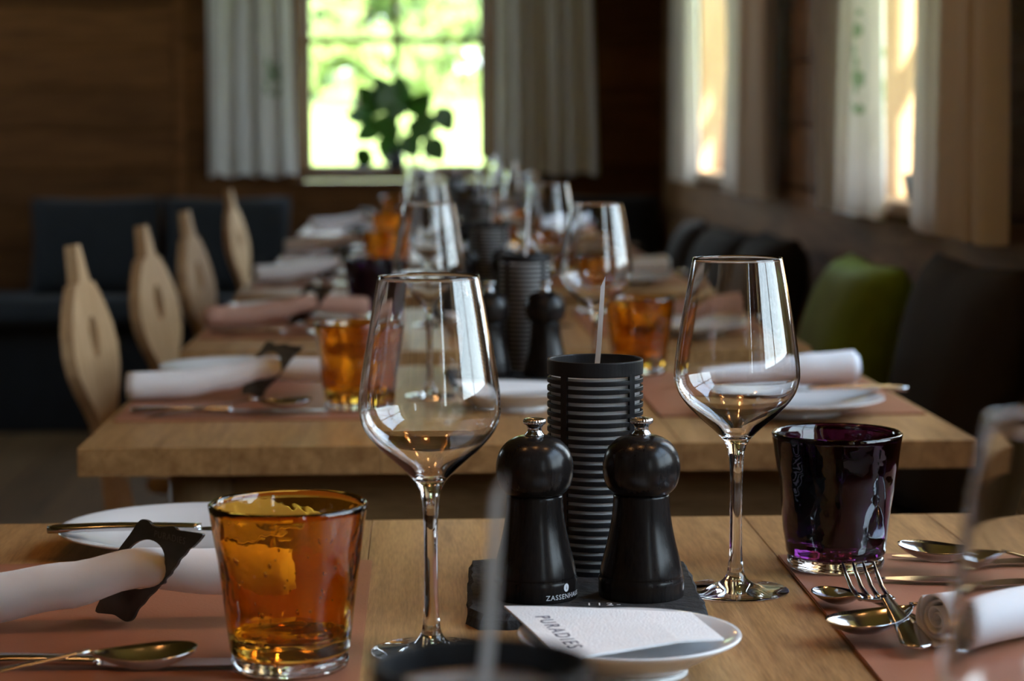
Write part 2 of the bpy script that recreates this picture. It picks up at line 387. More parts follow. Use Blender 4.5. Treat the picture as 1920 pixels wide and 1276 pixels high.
link('window_sill', box(-.40, .40, -.022, .08, -.055, -.012, 0.006), FRAME, w1)
link('casing_head', box(-.40, .40, -.02, .07, 0.99, 1.06, 0.004), FRAME, w1)

# bench-side wall with four windows and one added for light
bm = bmesh.new(); segs = []; y = YF
for a, b in WINS: segs.append((y, a)); y = b
segs.append((y, YB + .02))
for a, b in segs: box_bm(bm, XR + .02, XR + .25, a, b, 0, ZC)
for a, b in WINS: box_bm(bm, XR + .02, XR + .25, a, b, 0, WZ0 - .02); box_bm(bm, XR + .02, XR + .25, a, b, WZ1 + .01, ZC)
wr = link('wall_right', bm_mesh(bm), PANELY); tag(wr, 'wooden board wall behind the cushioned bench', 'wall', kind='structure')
z = 0.0
while z < ZC - .01:
    z1 = min(z + h, ZC) - .004
    ss = segs if (z1 > WZ0 + .01 and z < WZ1) else [(YF, 2.6), (2.6, YB)]
    if z < WZ0 < z1 - .01: z1 = WZ0 - .004
    for a, b in ss: link('plank', box(XR, XR + .02, a, b, z, z1, 0.003), PANELY, wr)
    z = z1 + .004
for yy in (3.05,): link('post', box(XR - .03, XR + .02, yy - .06, yy + .06, 0, ZC, .005), PANELY, wr)
for i, (a, b) in enumerate(WINS):
    w = window_parts('window_%d' % (i + 2), ['window in the bench wall out past the camera', 'window in the bench wall beside the in-focus table', 'unseen window added in the bench wall to light the second table', 'window in the bench wall behind the moss green cushion', 'window in the bench wall next to the far corner'][i],
                     b - a - .14, WZ1 - WZ0 - .11, 0.2, 2, 0, [0.46], 0.05, 0.022, 0.17)
    w.location = (XR, (a + b) / 2, WZ0 + .05); w.rotation_euler = (0, 0, -math.pi / 2)
    for s in (-1, 1):
        link('jamb', box(-.012, .012, -.01, .25, -.05, WZ1 - WZ0 - .05, .003), JAMB, w, (s * ((b - a) / 2 - .012), 0, 0))
    link('window_sill', box(-(b-a)/2 - .03, (b-a)/2 + .03, -.04, .25, -.07, -.045, .004), JAMB, w)
    link('window_head', box(-(b-a)/2, (b-a)/2, -.01, .25, WZ1 - WZ0 - .06, WZ1 - WZ0 - .035, .003), JAMB, w)
for i, (a, b) in enumerate(FILL_WINS):
    w = window_parts('window_%d' % (i + 7), 'unseen window added in the far side wall to brighten the far curtains', b - a - .1, 0.7, 0.2, 2, 0, [0.35], 0.05, 0.022, 0.02)  # unseen fill window, added for its light on the far curtains
    w.location = (XL, (a + b) / 2, 1.40); w.rotation_euler = (0, 0, math.pi / 2)
# unseen canopy added outside, shaped to shade the upper jamb of one window
ea = link('window_canopy', box(XR + .25, 1.5, 3.2, 5.3, 2.25, 2.37, .01), FRAME); tag(ea, 'unseen timber canopy added to shade the window behind the green cushion', 'canopy', kind='structure')

# ------------------------------------------------------------------ outside: meadow, trees
V, Fs = [], []; nx, ny = 40, 60
for j in range(ny + 1):
    for i in range(nx + 1):
        X = -60 + 120 * i / nx; Y = -25 + 100 * j / ny
        zz = -0.35 + max(0, Y - 9.5) * 0.050 + 0.12 * math.sin(X * .4 + Y * .21)
        V.append((X, Y, zz))
for j in range(ny):
    for i in range(nx): a = j*(nx+1)+i; Fs.append((a, a+1, a+nx+2, a+nx+1))
gr = link('lawn', mesh(V, Fs), GRASS, smooth=True); tag(gr, 'bright sunlit meadow rising outside the window', 'meadow', kind='structure')
def tree(loc, hh, rr, mat, label):
    root = empty('garden_tree', loc, 0, label, 'tree', 'trees beyond the meadow')
    link('trunk', tube([(0, 0, -.5), (.05, 0, hh * .3), (0, .1, hh * .6)], [.2, .15, .08], 8), BARK, root)
    rnd = random.Random(hash(label) % 1000 if False else int(loc[0] * 37 + loc[1] * 11)); V, Fs = [], []
    cl = [(Vector((rnd.uniform(-.6, .6) * rr, rnd.uniform(-.6, .6) * rr, hh * rnd.uniform(.06, .85))), rr * rnd.uniform(.3, .55)) for _ in range(11)]
    for _ in range(2600):
        c, r = rnd.choice(cl); d = Vector((rnd.gauss(0, 1), rnd.gauss(0, 1), rnd.gauss(0, 1))).normalized()
        p = c + d * r * rnd.uniform(.75, 1.05); s = rnd.uniform(.14, .30)
        a = Vector((rnd.gauss(0, 1), rnd.gauss(0, 1), rnd.gauss(0, 1))).normalized(); b = a.cross(d).normalized()
        k = len(V); V += [p - a*s, p + b*s*.6, p + a*s, p - b*s*.6]; Fs.append((k, k+1, k+2, k+3))
    link('crown', mesh(V, Fs), mat, root)
def gz(Y): return -0.35 + max(0, Y - 9.5) * .05
TREES = [(-4.9, 54, 9, 3.2, 0, 'tall tree seen through the upper pane beside the curtain'), (-3.1, 62, 5.2, 2.2, 1, 'low bluish tree seen behind the vase plant'),
         (-1.2, 46, 8.5, 2.6, 0, 'round pale tree seen behind the central glazing bar'), (0.8, 70, 7.0, 2.6, 1, 'bluish tree seen past the glazing bar'),
         (2.6, 55, 9.5, 3.0, 0, 'tall tree seen through the upper pane on the bench side'), (-8.5, 70, 9, 3.4, 1, 'wide tree hidden partly by the window casing'), (6.5, 63, 9, 3.4, 0, 'broad tree beyond the bench-side window casing')]
for X, Y, hh, rr, k, lb in TREES: tree((X, Y, gz(Y)), hh, rr, (TREE, TREE2)[k], lb)

# ------------------------------------------------------------------ curtains
def curtain(name, label, p0, p1, z0, z1, folds, amp, mat, flare=1.12, seed=1, group='window curtains', lean=0.0):
    rnd = random.Random(seed); ph = [rnd.uniform(0, 6.28) for _ in range(4)]
    A, B = Vector((*p0, 0)), Vector((*p1, 0)); L = (B - A).length; ux = (B - A).normalized(); mid = (A + B) / 2
    nu, nz = folds * 10, 14; V, Fs = [], []
    for k in range(nz + 1):
        v = k / nz; zz = z0 + (z1 - z0) * v; f = flare + (1 - flare) * v
        for i in range(nu + 1):
            u = i / nu; t = u * folds * 2 * math.pi
            yy = amp * (1.15 - .35 * v) * (math.sin(t + .5 * math.sin(3 * v + ph[0])) + .35 * math.sin(2.3 * t + ph[1] + v))
            xx = (u - .5) * L * f + .15 * L / folds * math.sin(t * .5 + ph[2]) + lean * (1 - v)
            V.append((xx, yy, zz - (z0 + z1) / 2 + .006 * math.sin(t + ph[3]) * (1 - v)))
    for k in range(nz):
        for i in range(nu): a = k*(nu+1)+i; Fs.append((a, a+1, a+nu+2, a+nu+1))
    o = link(name, mesh(V, Fs), mat, None, (mid.x, mid.y, (z0 + z1) / 2), (0, 0, math.atan2(ux.y, ux.x)), True)
    return tag(o, label, 'curtain', group)
CZ = 2.22
curtain('curtain', 'cream curtain hanging on the chair side of the garden window', (-0.775, 8.14), (-0.485, 8.14), 0.885, CZ, 4, .022, CURT_LIT_SPRIG, 1.14, 3, lean=.005)
curtain('curtain', 'cream curtain hanging between garden window and room corner', (0.31, 8.14), (0.63, 8.14), 0.885, CZ, 5, .022, CURT_LIT, 1.14, 5, lean=.02)
curtain('curtain', 'bright sunlit curtain in the far corner of the bench wall', (0.875, 7.30), (0.875, 6.84), 0.885, CZ, 5, .022, CURT, 1.06, 8)
curtain('curtain', 'shaded curtain ahead of the bright corner curtain', (0.875, 6.12), (0.875, 5.36), 0.885, CZ, 5, .022, CURT, 1.02, 9)
curtain('curtain', 'curtain with green sprig and sunlit edge beside the open jamb', (0.875, 4.70), (0.875, 4.08), 0.885, CZ, 5, .022, CURTN, 1.02, 11)
curtain('curtain', 'dark shaded curtain above the taupe cushion', (0.875, 3.77), (0.875, 3.26), 0.885, CZ, 5, .022, CURT, 1.02, 13)
curtain('curtain', 'unseen curtain added to catch the sun beside the in-focus table', (0.875, 1.92), (0.875, 1.56), 0.885, CZ, 5, .022, CURT, 1.02, 15)  # added out of view to keep sun patches off the tables

# ------------------------------------------------------------------ benches and cushions
def bench(name, label, x0, x1, y0, y1, backx=None, backy=None):
    root = empty(name, ((x0 + x1) / 2, (y0 + y1) / 2, 0), 0, label, 'bench', 'upholstered wall benches')
    cx, cy_ = (x0 + x1) / 2, (y0 + y1) / 2
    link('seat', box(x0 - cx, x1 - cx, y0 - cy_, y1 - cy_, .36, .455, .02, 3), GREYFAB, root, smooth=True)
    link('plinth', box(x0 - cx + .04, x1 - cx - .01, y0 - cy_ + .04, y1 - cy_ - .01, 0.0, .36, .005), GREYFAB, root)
    return root
fbn = bench('wall_bench', 'dark grey bench along the wall under the garden window', -2.6, 0.44, 7.55, 8.18)
rbn = bench('wall_bench', 'long dark bench along the wall with curtained windows', 0.50, 0.925, -0.4, 8.17)
def pillow_mesh(w, hh, t, n=18):
    V, Fs = [], []
    for s in (1, -1):
        for j in range(n + 1):
            for i in range(n + 1):
                u, v = -1 + 2*i/n, -1 + 2*j/n
                k = max(0, (1 - u**4) * (1 - v**4)) ** .5
                pin = 1 - .06 * (u*u*v*v) * 0 - .05 * (1 - abs(u)) * abs(v)**3 - .05 * (1 - abs(v)) * abs(u)**3
                V.append((u * w/2 * pin, s * t/2 * k, v * hh/2 * pin))
    m = n + 1; off = m * m
    for j in range(n):
        for i in range(n):
            a = j*m+i; Fs.append((a, a+1, a+m+1, a+m)); Fs.append((off+a+m, off+a+m+1, off+a+1, off+a))
    bm = bmesh.new(); bm.from_mesh(mesh(V, Fs)); bmesh.ops.remove_doubles(bm, verts=bm.verts[:], dist=1e-5); return bm_mesh(bm)
PM = pillow_mesh(.46, .43, .15)
def cushion(label, loc, rz, lean, mat, sc=(1, 1, 1)):
    me = PM.copy(); me.materials.clear(); me.materials.append(mat)
    o = link('cushion', me, mat, None, loc, (0, 0, 0), True)
    o.rotation_euler = (Matrix.Rotation(rz, 3, 'Z') @ Matrix.Rotation(lean, 3, 'X')).to_euler(); o.scale = sc
    return tag(o, label, 'cushion', 'cushions on the benches')
R90 = math.pi / 2
cushion('moss green cushion leaning against the bench wall', (.785, 3.93, .640), -R90, -.30, GREEN, (1, 1, .86))
cushion('dark taupe cushion beside the moss green cushion', (.81, 3.24, .655), -R90 + .05, -.20, TAUPE, (1.0, .8, .96))
cushion('black brown cushion farther along behind the moss green one', (.785, 4.95, .635), -R90, -.28, DKFAB, (1, 1, .86))
cushion('black brown cushion at the middle of the window bench', (.785, 5.60, .625), -R90 + .12, -.28, DKFAB, (1, 1, .82))
cushion('olive grey edged cushion under the bright corner curtain', (.775, 6.2, .625), -R90 - .1, -.28, TAUPE, (1, 1, .82))
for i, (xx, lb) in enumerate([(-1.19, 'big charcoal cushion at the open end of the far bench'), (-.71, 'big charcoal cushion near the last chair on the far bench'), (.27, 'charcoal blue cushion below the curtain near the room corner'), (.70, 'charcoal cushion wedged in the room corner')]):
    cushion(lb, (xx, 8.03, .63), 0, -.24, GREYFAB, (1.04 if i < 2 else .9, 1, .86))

# ------------------------------------------------------------------ carved chairs
def chair_outline():
    R = [(.009, .452), (.015, .435), (.021, .412), (.029, .394), (.046, .392), (.062, .378), (.084, .355), (.104, .325), (.114, .290), (.108, .262), (.090, .235), (.066, .210), (.046, .185), (.036, .150), (.036, .10), (.045, .04), (.05, -.03)]
    return [(r, z) for r, z in R] + [(-r, z) for r, z in R[::-1]]
def make_chair():
    root = empty('carved_chair', cat='chair')
    hole = [(.020 * math.cos(t), .310 + .032 * math.sin(t)) for t in [2*math.pi*k/16 for k in range(16)]]
    me = prism(chair_outline(), .019, [hole])
    b = link('backrest', me, CHAIRW, root, (0, -.185, .44), (.16, 0, 0))
    seat = [(-.21, .2), (.21, .2), (.22, .15), (.17, -.2), (-.17, -.2), (-.22, .15)]
    bm = bmesh.new(); vs_ = [bm.verts.new((x, y, .425)) for x, y in seat]; f = bm.faces.new(vs_)
    r = bmesh.ops.extrude_face_region(bm, geom=[f]); bmesh.ops.translate(bm, verts=[v for v in r['geom'] if isinstance(v, bmesh.types.BMVert)], vec=(0, 0, .03))
    bmesh.ops.bevel(bm, geom=bm.edges[:], offset=.006, segments=2, affect='EDGES'); link('seat', bm_mesh(bm), CHAIRW, root)
    for sx in (-1, 1):
        for sy in (-1, 1): link('leg', tube([(sx*.13, sy*.13, .425), (sx*.2, sy*.2, 0)], [.02, .014], 8), CHAIRW, root, smooth=True)
    return root
ch = Proto(make_chair())
CH = 'carved wooden chairs tucked to the tables'
for (xx, yy, rz, lb) in [(-.30, 2.44, -.12, 'carved wooden chair cut off by the picture edge at the second table'), (-.268, 3.25, -.14, 'carved wooden chair with stepped peak, closest in full view'), (-.25, 3.89, -.2, 'carved wooden chair, second in the visible row, with oval hole'),
                         (-.245, 4.60, -.16, 'carved wooden chair, third in the visible row'), (-.29, 6.2, -.14, 'carved wooden chair, last in the row near the far bench')]:
    ch.put((xx, yy, 0), -R90 + rz, lb, CH)

# ------------------------------------------------------------------ tables
TX0, TX1, TW = -.335, .555, .89
TABLES = [(-0.02, .70), (.98, 1.703), (2.107, 2.825), (3.02, 3.74), (4.05, 4.77), (5.05, 5.77), (6.33, 7.06)]
TN = ['table under the camera', 'in-focus table', 'second table', 'third table', 'fourth table', 'fifth table', 'last table']
TL = ['oak table under the camera holding the blurred candle holder', 'oak table in focus with slate tray and two mills', 'second oak table, just past the in-focus one', 'third oak table counting from the in-focus one',
      'fourth oak table counting from the in-focus one', 'fifth oak table counting from the in-focus one', 'last oak table of the row before the far bench']
def make_table():
    root = empty('dining_table', cat='table'); d = .72; nb = 6; bw = TW / nb
    bme = box(-bw/2 + .0002, bw/2 - .0002, -d/2, d/2, .722, .75, .0004)
    for i in range(nb): link('board', bme, OAK, root, (-TW/2 + bw * (i + .5), 0, 0))
    for s in (-1, 1):
        link('apron', box(-.34, .34, -.012, .012, .64, .722, .002), OAKX, root, (0, s * .24, 0))
        link('apron_side', box(-.012, .012, -.24, .24, .64, .722, .002), OAK, root, (s * .33, 0, 0))
        for t in (-1, 1): link('leg', tube([(s*.335, t*.25, .722), (s*.345, t*.27, 0)], [.034, .024], 12), OAKZ, root, smooth=True)
    return root
tb = Proto(make_table())
toff = [0, 0, 0, 0, -.01, 0, -.02]
for i, (a, b) in enumerate(TABLES): tb.put(((TX0 + TX1) / 2 + toff[i], (a + b) / 2, 0), 0.0, TL[i], 'oak tables in a row')
TZ = .75

# ------------------------------------------------------------------ placemats
mm = box(-.145, .145, -.205, .205, 0, .0022, .0008, 2); MT = .0022
def mat_pos(i): a, b = TABLES[i]; return (a + b) / 2 + (-.015 if i == 1 else .035)
for i in range(1, 7):
    for s, sn in ((-1, 'chair side'), (1, 'bench side')):
        cx = (.11 + s * .292) if not (i == 1 and s < 0) else -.180
        o = link('placemat', mm, LEATHER, None, (cx, mat_pos(i), TZ), (0, 0, random.uniform(-.01, .01)))
        tag(o, 'terracotta leather placemat, %s of the %s' % (sn, TN[i]), 'placemat', 'leather placemats')

# ------------------------------------------------------------------ wine glasses
def make_wine():
    root = empty('wine_glass', cat='glass')
    low = smooth_prof([(.0355, .0006), (.0353, .0015), (.026, .0028), (.014, .0050), (.0075, .0095), (.0050, .018), (.0042, .035), (.0041, .060), (.0043, .080), (.0055, .0945), (.0085, .1025)], 5)[:-1]
    upb = smooth_prof([(.0085, .1025), (.0150, .1092), (.0240, .1172), (.0325, .1255), (.0385, .1335), (.0414, .1415), (.0418, .1480), (.0409, .1590), (.0387, .1740), (.0356, .1920), (.0324, .2100), (.0297, .2240)], 5)
    inner = []
    for k in range(len(upb) - 1, 0, -1):
        a, b = upb[max(0, k - 1)], upb[min(len(upb) - 1, k + 1)]; tx_, tz_ = b[0] - a[0], b[1] - a[1]; L_ = math.hypot(tx_, tz_)
        th = .0007 + .0028 * max(0, (.128 - upb[k][1]) / .026) ** 1.5
        q = (upb[k][0] - tz_ / L_ * th, upb[k][1] + tx_ / L_ * th)
        if q[0] > .003: inner.append(q)
    pr = [(0, 0.0006)] + low + upb + [(.02935, .2245)] + inner + [(0, inner[-1][1] - .0006)]
    full = lathe(pr, 72); vn = [v.normal.copy() for v in full.vertices]
    for nm, lo, hi in (('foot', -1, .010), ('stem', .010, .1025), ('bowl', .1025, 1)):
        ids, fs, nor = {}, [], []
        for p in full.polygons:
            if lo <= p.center.z < hi:
                f = []
                for vi in p.vertices:
                    if vi not in ids: ids[vi] = len(ids); nor.append(vn[vi])
                    f.append(ids[vi])
                fs.append(f)
        me = mesh([full.vertices[v].co for v in ids], fs)
        for p in me.polygons: p.use_smooth = True
        me.normals_split_custom_set_from_vertices([tuple(q) for q in nor])
        link(nm, me, GLASS, root)
    return root
wg = make_wine()
# ------------------------------------------------------------------ tumblers
def tumbler(col, lab):
    root = empty('tumbler', cat='tumbler')
    def dent(r, z, a):
        k = max(0, min(1, (.085 - z) / .03)) * max(0, min(1, (z - .008) / .02))
        return r * (1 - k * .022 * (math.sin(3 * a + 40 * z) * math.sin(2 * a - 55 * z + 1.3) + .5 * math.sin(7 * a + 90 * z)))
    outer = [(0.030, .009), (.0335, .0095), (.0348, .012)] + [(.0348 + (.0455 - .0348) * ((z - .012) / .083) ** 1.15, z) for z in [.012 + .083 * k / 22 for k in range(1, 23)]]
    inner = [(r - .0025 - .0012 * (1 - (z - .012) / .083), z) for r, z in outer[:1:-1]][:-2]
    pr = [(0, .009)] + outer + [(.0443, .0962)] + [(r, z) for r, z in inner] + [(.027, .0225), (.018, .0205), (0, .0200)]
    link('cup', lathe(pr, 72, dent), col, root, smooth=True)
    link('base', lathe([(0, 0), (.031, 0), (.0332, .0015), (.0340, .005), (.0334, .0086), (0, .0086)], 64), CLEARB, root, smooth=True)
    rnd = random.Random(4); bm = bmesh.new()
    for k in range(46):
        z_ = rnd.uniform(.022, .072); a_ = rnd.uniform(0, 6.283); rr = .0348 + .0107 * ((z_ - .012) / .083) ** 1.15 - .0017
        s_ = rnd.uniform(.0004, .0011) * (1.3 if k % 6 == 0 else 1)
        mt_ = Matrix.Translation((rr * math.cos(a_), rr * math.sin(a_), z_)) @ Matrix.Rotation(a_, 4, 'Z') @ Matrix.Diagonal((min(s_, .0009), s_, s_ * rnd.uniform(1, 2.2), 1))
        bmesh.ops.create_icosphere(bm, subdivisions=2, radius=1, matrix=mt_)
    bmesh.ops.recalc_face_normals(bm, faces=bm.faces[:]); bmesh.ops.reverse_faces(bm, faces=bm.faces[:])
    me = bpy.data.meshes.new('m'); bm.to_mesh(me); bm.free(); tag(link('air_bubbles', me, col, root, smooth=True), kind='stuff')
    return root
tA = Proto(tumbler(AMBER, '')); tP = Proto(tumbler(PURPLE, ''))
WG = Proto(wg)
GW = 'wine glasses on the tables'; GT = 'coloured glass tumblers'
def TY(i, dy): return TABLES[i][0] + dy
WG.put((.006, 1.262, TZ), .3, 'empty wine glass beside the amber tumbler on the in-focus table', GW)
WG.put((.211, 1.42, TZ), 1.1, 'empty wine glass beside the dark violet tumbler on the in-focus table', GW)
WG.put((.196, .62, TZ), .3, 'blurred wine glass at the picture edge on the table under the camera', GW)
WG.put((.012, 2.50, TZ), .3, 'wine glass on the chair side of the second table', GW)
WG.put((.203, 2.46, TZ), .3, 'wine glass on the bench side of the second table', GW)
for i in range(3, 7):
    WG.put((.026 - .004 * i, TY(i, .385), TZ), .3 * i, 'wine glass on the chair side of the %s' % TN[i], GW)
    WG.put((.205 + .004 * (i - 3), TY(i, .36), TZ), .4 * i, 'wine glass on the bench side of the %s' % TN[i], GW)
MZ = TZ + MT
tA.put((-.0755, 1.223, MZ), .4, 'amber glass tumbler in front of the napkin ring on the in-focus table', GT)
tP.put((.2915, 1.486, MZ), 1.0, 'dark violet tumbler behind the fork on the in-focus table', GT)
tA.put((-.070, 2.375, MZ), 2.0, 'amber tumbler on the chair side of the second table', GT)
tA.put((.277, 2.70, MZ), 2.6, 'amber tumbler on the bench side of the second table', GT)
tP.put((-.078, 3.53, MZ), 2.6, 'dark violet tumbler on the chair side of the third table', GT)
tA.put((.30, 3.60, MZ), 2.6, 'amber tumbler on the bench side of the third table', GT)
for i in (4, 5, 6):
    tA.put((-.075, TY(i, .47), MZ), i, 'amber tumbler on the chair side of the %s' % TN[i], GT)
    tA.put((.27, TY(i, .50), MZ), i, 'amber tumbler on the bench side of the %s' % TN[i], GT)

# ------------------------------------------------------------------ slate trays, mills, candle holders
def slate_mesh(seed):
    rnd = random.Random(seed); pts = []
    x0, x1, y0, y1 = -.0755, .0755, -.090, .090
    def edge(a, b, n):
        for k in range(n):
            t = k / n; pts.append((a[0] + (b[0]-a[0])*t + rnd.uniform(-.0009, .0009), a[1] + (b[1]-a[1])*t + rnd.uniform(-.0009, .0009)))
    cr = .008
    edge((x0+cr, y0), (x1-cr, y0), 16); edge((x1, y0+cr), (x1, y1-cr), 16); edge((x1-cr, y1), (x0+cr, y1), 16); edge((x0, y1-cr), (x0, y0+cr), 16)
    bm = bmesh.new(); lo = [bm.verts.new((x * 1.01, y * 1.01, rnd.uniform(0, .0003))) for x, y in pts]; mi = [bm.verts.new((x + rnd.uniform(-.0009, .0009), y + rnd.uniform(-.0009, .0009), .006)) for x, y in pts]
    hi = [bm.verts.new((x * .97 + rnd.uniform(-.001, .001), y * .97, .0095 + rnd.uniform(-.0004, .0004))) for x, y in pts]; n = len(pts)
    for A, B in ((lo, mi), (mi, hi)):
        for k in range(n): bm.faces.new((A[k], A[(k+1) % n], B[(k+1) % n], B[k]))
    bm.faces.new(lo[::-1]); bm.faces.new(hi); return bm_mesh(bm)
SL = slate_mesh(3)
def slate(loc, rz, label):
    return tag(link('slate_tray', SL, SLATE, None, loc, (0, 0, rz)), label, 'tray', 'slate trays')
def make_mill(detail):
    root = empty('pepper_mill', cat='mill')
    body = smooth_prof([(.0272, 0), (.0276, .002), (.0276, .0125)], 3) + smooth_prof([(.0266, .0142), (.0268, .0158), (.0252, .024), (.0222, .036), (.0198, .048), (.0186, .058), (.0181, .067)], 4)
    link('body', lathe([(0, 0)] + body + [(.0178, .0685), (0, .0685)], 56), EBONY, root, smooth=True)
    head = smooth_prof([(.0165, .0686), (.0195, .0700), (.0232, .0750), (.0249, .0830), (.0246, .0905), (.0222, .0980), (.0170, .1040), (.0100, .1072), (.0050, .1078)], 4)
    link('head', lathe([(0, .0686)] + head + [(0, .1079)], 56), EBONY, root, smooth=True)
    def knurl(r, z, a): return r * (1 + (.03 * math.sin(24 * a) if z > .1155 and r > .0055 else 0))
    kn = [(.0062, .1074), (.0062, .1086), (.0048, .1102), (.0044, .1124), (.0054, .1144), (.0070, .1158), (.0072, .1166), (.0072, .1180), (.0065, .1188), (.0035, .1194)]
    link('adjusting_knob', lathe([(0, .1074)] + kn + [(0, .1196)], 96, knurl), STEEL, root, smooth=True)
    return root
mr_ = make_mill(True); mr_.scale = (1, 1, .97); ml = Proto(mr_)
GM = 'black pepper and salt mills'
m1 = ml.put((.0735, 1.3705, TZ + .0095), 0, 'black wooden mill with white maker lettering on the slate tray', GM)
m2 = dup(ml.root, (.1422, 1.3695, TZ + .0095), (0, 0, .8), 'black wooden mill without lettering in front of the slotted holder', GM, ml.map)
# maker's lettering wrapped round the foot of the first mill
def wrap(me, R, zc, a0, mir=1):
    for v in me.vertices:
        t = a0 + v.co.x / R; zz = zc + v.co.y; rr = R + .00012 + v.co.z; v.co = (rr * math.cos(t), rr * math.sin(t), zz)
    me.update()
tm = text_mesh('ZASSENHAUS', .0046, .00008, 1.12); wrap(tm, .0276, .0026, math.radians(-47)); link('maker_lettering', tm, CHALK, m1)
lg = bmesh.new(); bmesh.ops.create_circle(lg, cap_ends=True, radius=.0022, segments=24); lm = bm_mesh(lg)
for v in lm.vertices: v.co.y *= 1.25
wrap(lm, .0277, .0098, math.radians(-47)); em = link('maker_emblem', lm, CHALK, m1)
ti = text_mesh('i', .0036, .00008); wrap(ti, .0278, .0087, math.radians(-47)); link('emblem_mark', ti, EBONY, em)
slate((.107, 1.405, TZ), -.03, 'rough black slate tray under the two mills on the in-focus table')
tc_ = text_mesh('112-', .010, .00005, 1.3); link('chalk_number', tc_, CHALK, [o for o in bpy.data.objects if o.name.startswith('slate_tray')][0], (.010, -.0665, .0099), (0, 0, -.03))

HR = .0325
def make_holder(detail):
    root = empty('candle_holder', cat='candle holder')
    rim = [(HR, .1345), (HR + .0002, .1353), (HR + .0002, .1437), (HR, .1445), (HR - .0014, .1445), (HR - .0016, .1437), (HR - .0016, .1345)]
    link('rim', lathe(rim, 72, closed=True), IRON, root, smooth=False)
    ring = lathe([(HR, 0), (HR + .0002, .0004), (HR + .0002, .0027), (HR, .0031), (HR - .0016, .0031), (HR - .0016, 0)], 72, closed=True)
    pitch = .0056; n = 23
    bars = []
    for k in range(4):
        a = math.radians(45 + 90 * k)
        bm = bmesh.new(); box_bm(bm, -.0014, .0002, -.0026, .0026, 0, .136); bmesh.ops.translate(bm, verts=bm.verts[:], vec=(HR, 0, 0)); bmesh.ops.rotate(bm, verts=bm.verts[:], matrix=Matrix.Rotation(a, 3, 'Z'))
        bars.append(bm_mesh(bm))
    if detail:
        for k in range(n): link('slat_ring', ring, IRON, root, (0, 0, .1345 - .0056 * (k + 1) + .0))
        for b in bars: link('upright', b, IRON, root)
    else:
        bm = bmesh.new()
        for k in range(n):
            b2 = bmesh.new(); b2.from_mesh(ring); bmesh.ops.translate(b2, verts=b2.verts[:], vec=(0, 0, .1345 - .0056 * (k + 1))); t = bpy.data.meshes.new('t'); b2.to_mesh(t); b2.free(); bm.from_mesh(t)
        for b in bars: bm.from_mesh(b)
        tag(link('slotted_cage', bm_mesh(bm), IRON, root), kind='stuff')
    link('foot', lathe([(0, 0), (HR - .0005, 0), (HR - .0005, .003), (0, .003)], 48), IRON, root)
    link('wax_insert', lathe([(0, .003), (HR - .0022, .003), (HR - .0022, .1335), (HR - .0045, .1342), (HR - .006, .1335), (HR - .006, .118), (0, .118)], 64), WAX, root, smooth=False)
    st = [(.0005, .004, .128), (.0030, .0035, .160), (.0056, .003, .200), (.0068, .003, .2045)]
    bm = bmesh.new()
    W2 = .0017
    q = [((-.0005), .118), (.0030, .155), (.0055, .1965)]
    V = []; 
    for (cx, zz), w in zip(q, (W2 * 1.05, W2, W2 * .95)):
        for dx, dy in ((-w, -.0007), (w, -.0007), (w, .0007), (-w, .0007)): V.append((cx + dx, .002 + dy, zz + (.0035 if zz > .19 and dx > 0 else (-.0035 if zz > .19 else 0))))
    Fs = [(3, 2, 1, 0), (8, 9, 10, 11)] + [(i*4+k, i*4+(k+1) % 4, (i+1)*4+(k+1) % 4, (i+1)*4+k) for i in range(2) for k in range(4)]
    link('stick', mesh(V, Fs), WICK, root)
    return root
hd = Proto(make_holder(True)); hs = Proto(make_holder(False)); GH = 'slotted black candle holders'
hd.put((.1195, 1.457, TZ + .0095), 0, 'black slotted metal holder with pale stick behind the two mills', GH)
slate((.0175, .60, TZ), .05, 'slate tray under the blurred holder on the table under the camera')
hd.put((.0175, .622, TZ + .0095), .1, 'blurred black slotted holder rising on the table under the camera', GH)

# trays, mills and holders of the other tables
for i in range(2, 7):
    y0 = TABLES[i][0]; dx = [.0, .0, .0, -.012, .0, -.01, -.01][i]
    cy0 = y0 + .50
    slate((.12 + dx, cy0 + .03, TZ), .05 * i, 'rough black slate tray on the %s' % TN[i])
    ml2 = dup(ml.root, (.085 + dx, cy0, TZ + .0095), (0, 0, i), 'black mill nearer the chairs on the %s' % TN[i], GM, {k: [c for c in v if not c.name.startswith('maker')] for k, v in ml.map.items()})
    ml3 = dup(ml.root, (.153 + dx, cy0, TZ + .0095), (0, 0, i * 2), 'black mill nearer the bench on the %s' % TN[i], GM, {k: [c for c in v if not c.name.startswith('maker')] for k, v in ml.map.items()})
    hs.put((.132 + dx, cy0 + .082, TZ + .0095), .0, 'black slotted candle holder on the %s' % TN[i], GH)

# ------------------------------------------------------------------ plates and paper napkins
def plate(Rr, hh, name):
    k = Rr / .064
    o = [(.5, 0), (.53, .02), (.53, .10), (.50, .16), (.60, .30), (.78, .58), (.92, .80), (1.0, .93), (1.005, .97), (.995, 1.0), (.96, .985), (.80, .76), (.62, .48), (.48, .34), (.3, .30)]
    pr = [(0, .12 * hh), (.42 * Rr, .12 * hh), (.45 * Rr, .0)] + [(a * Rr, b * hh) for a, b in o] + [(0, .29 * hh)]
    return lathe(pr, 80)
PS = plate(.0640, .0235, ''); PL = plate(.097, .0185, '')
GP = 'white porcelain plates'
def put_plate(me, loc, label): return tag(link('porcelain_plate', me, CERAMIC, None, loc, (0, 0, 0), True), label, 'plate', GP)
put_plate(PS, (.1185, 1.208, TZ), 'small white dish under the printed paper napkin on the in-focus table')
put_plate(PL, (-.170, 1.590, TZ), 'white plate behind the ringed napkin on the in-focus table')
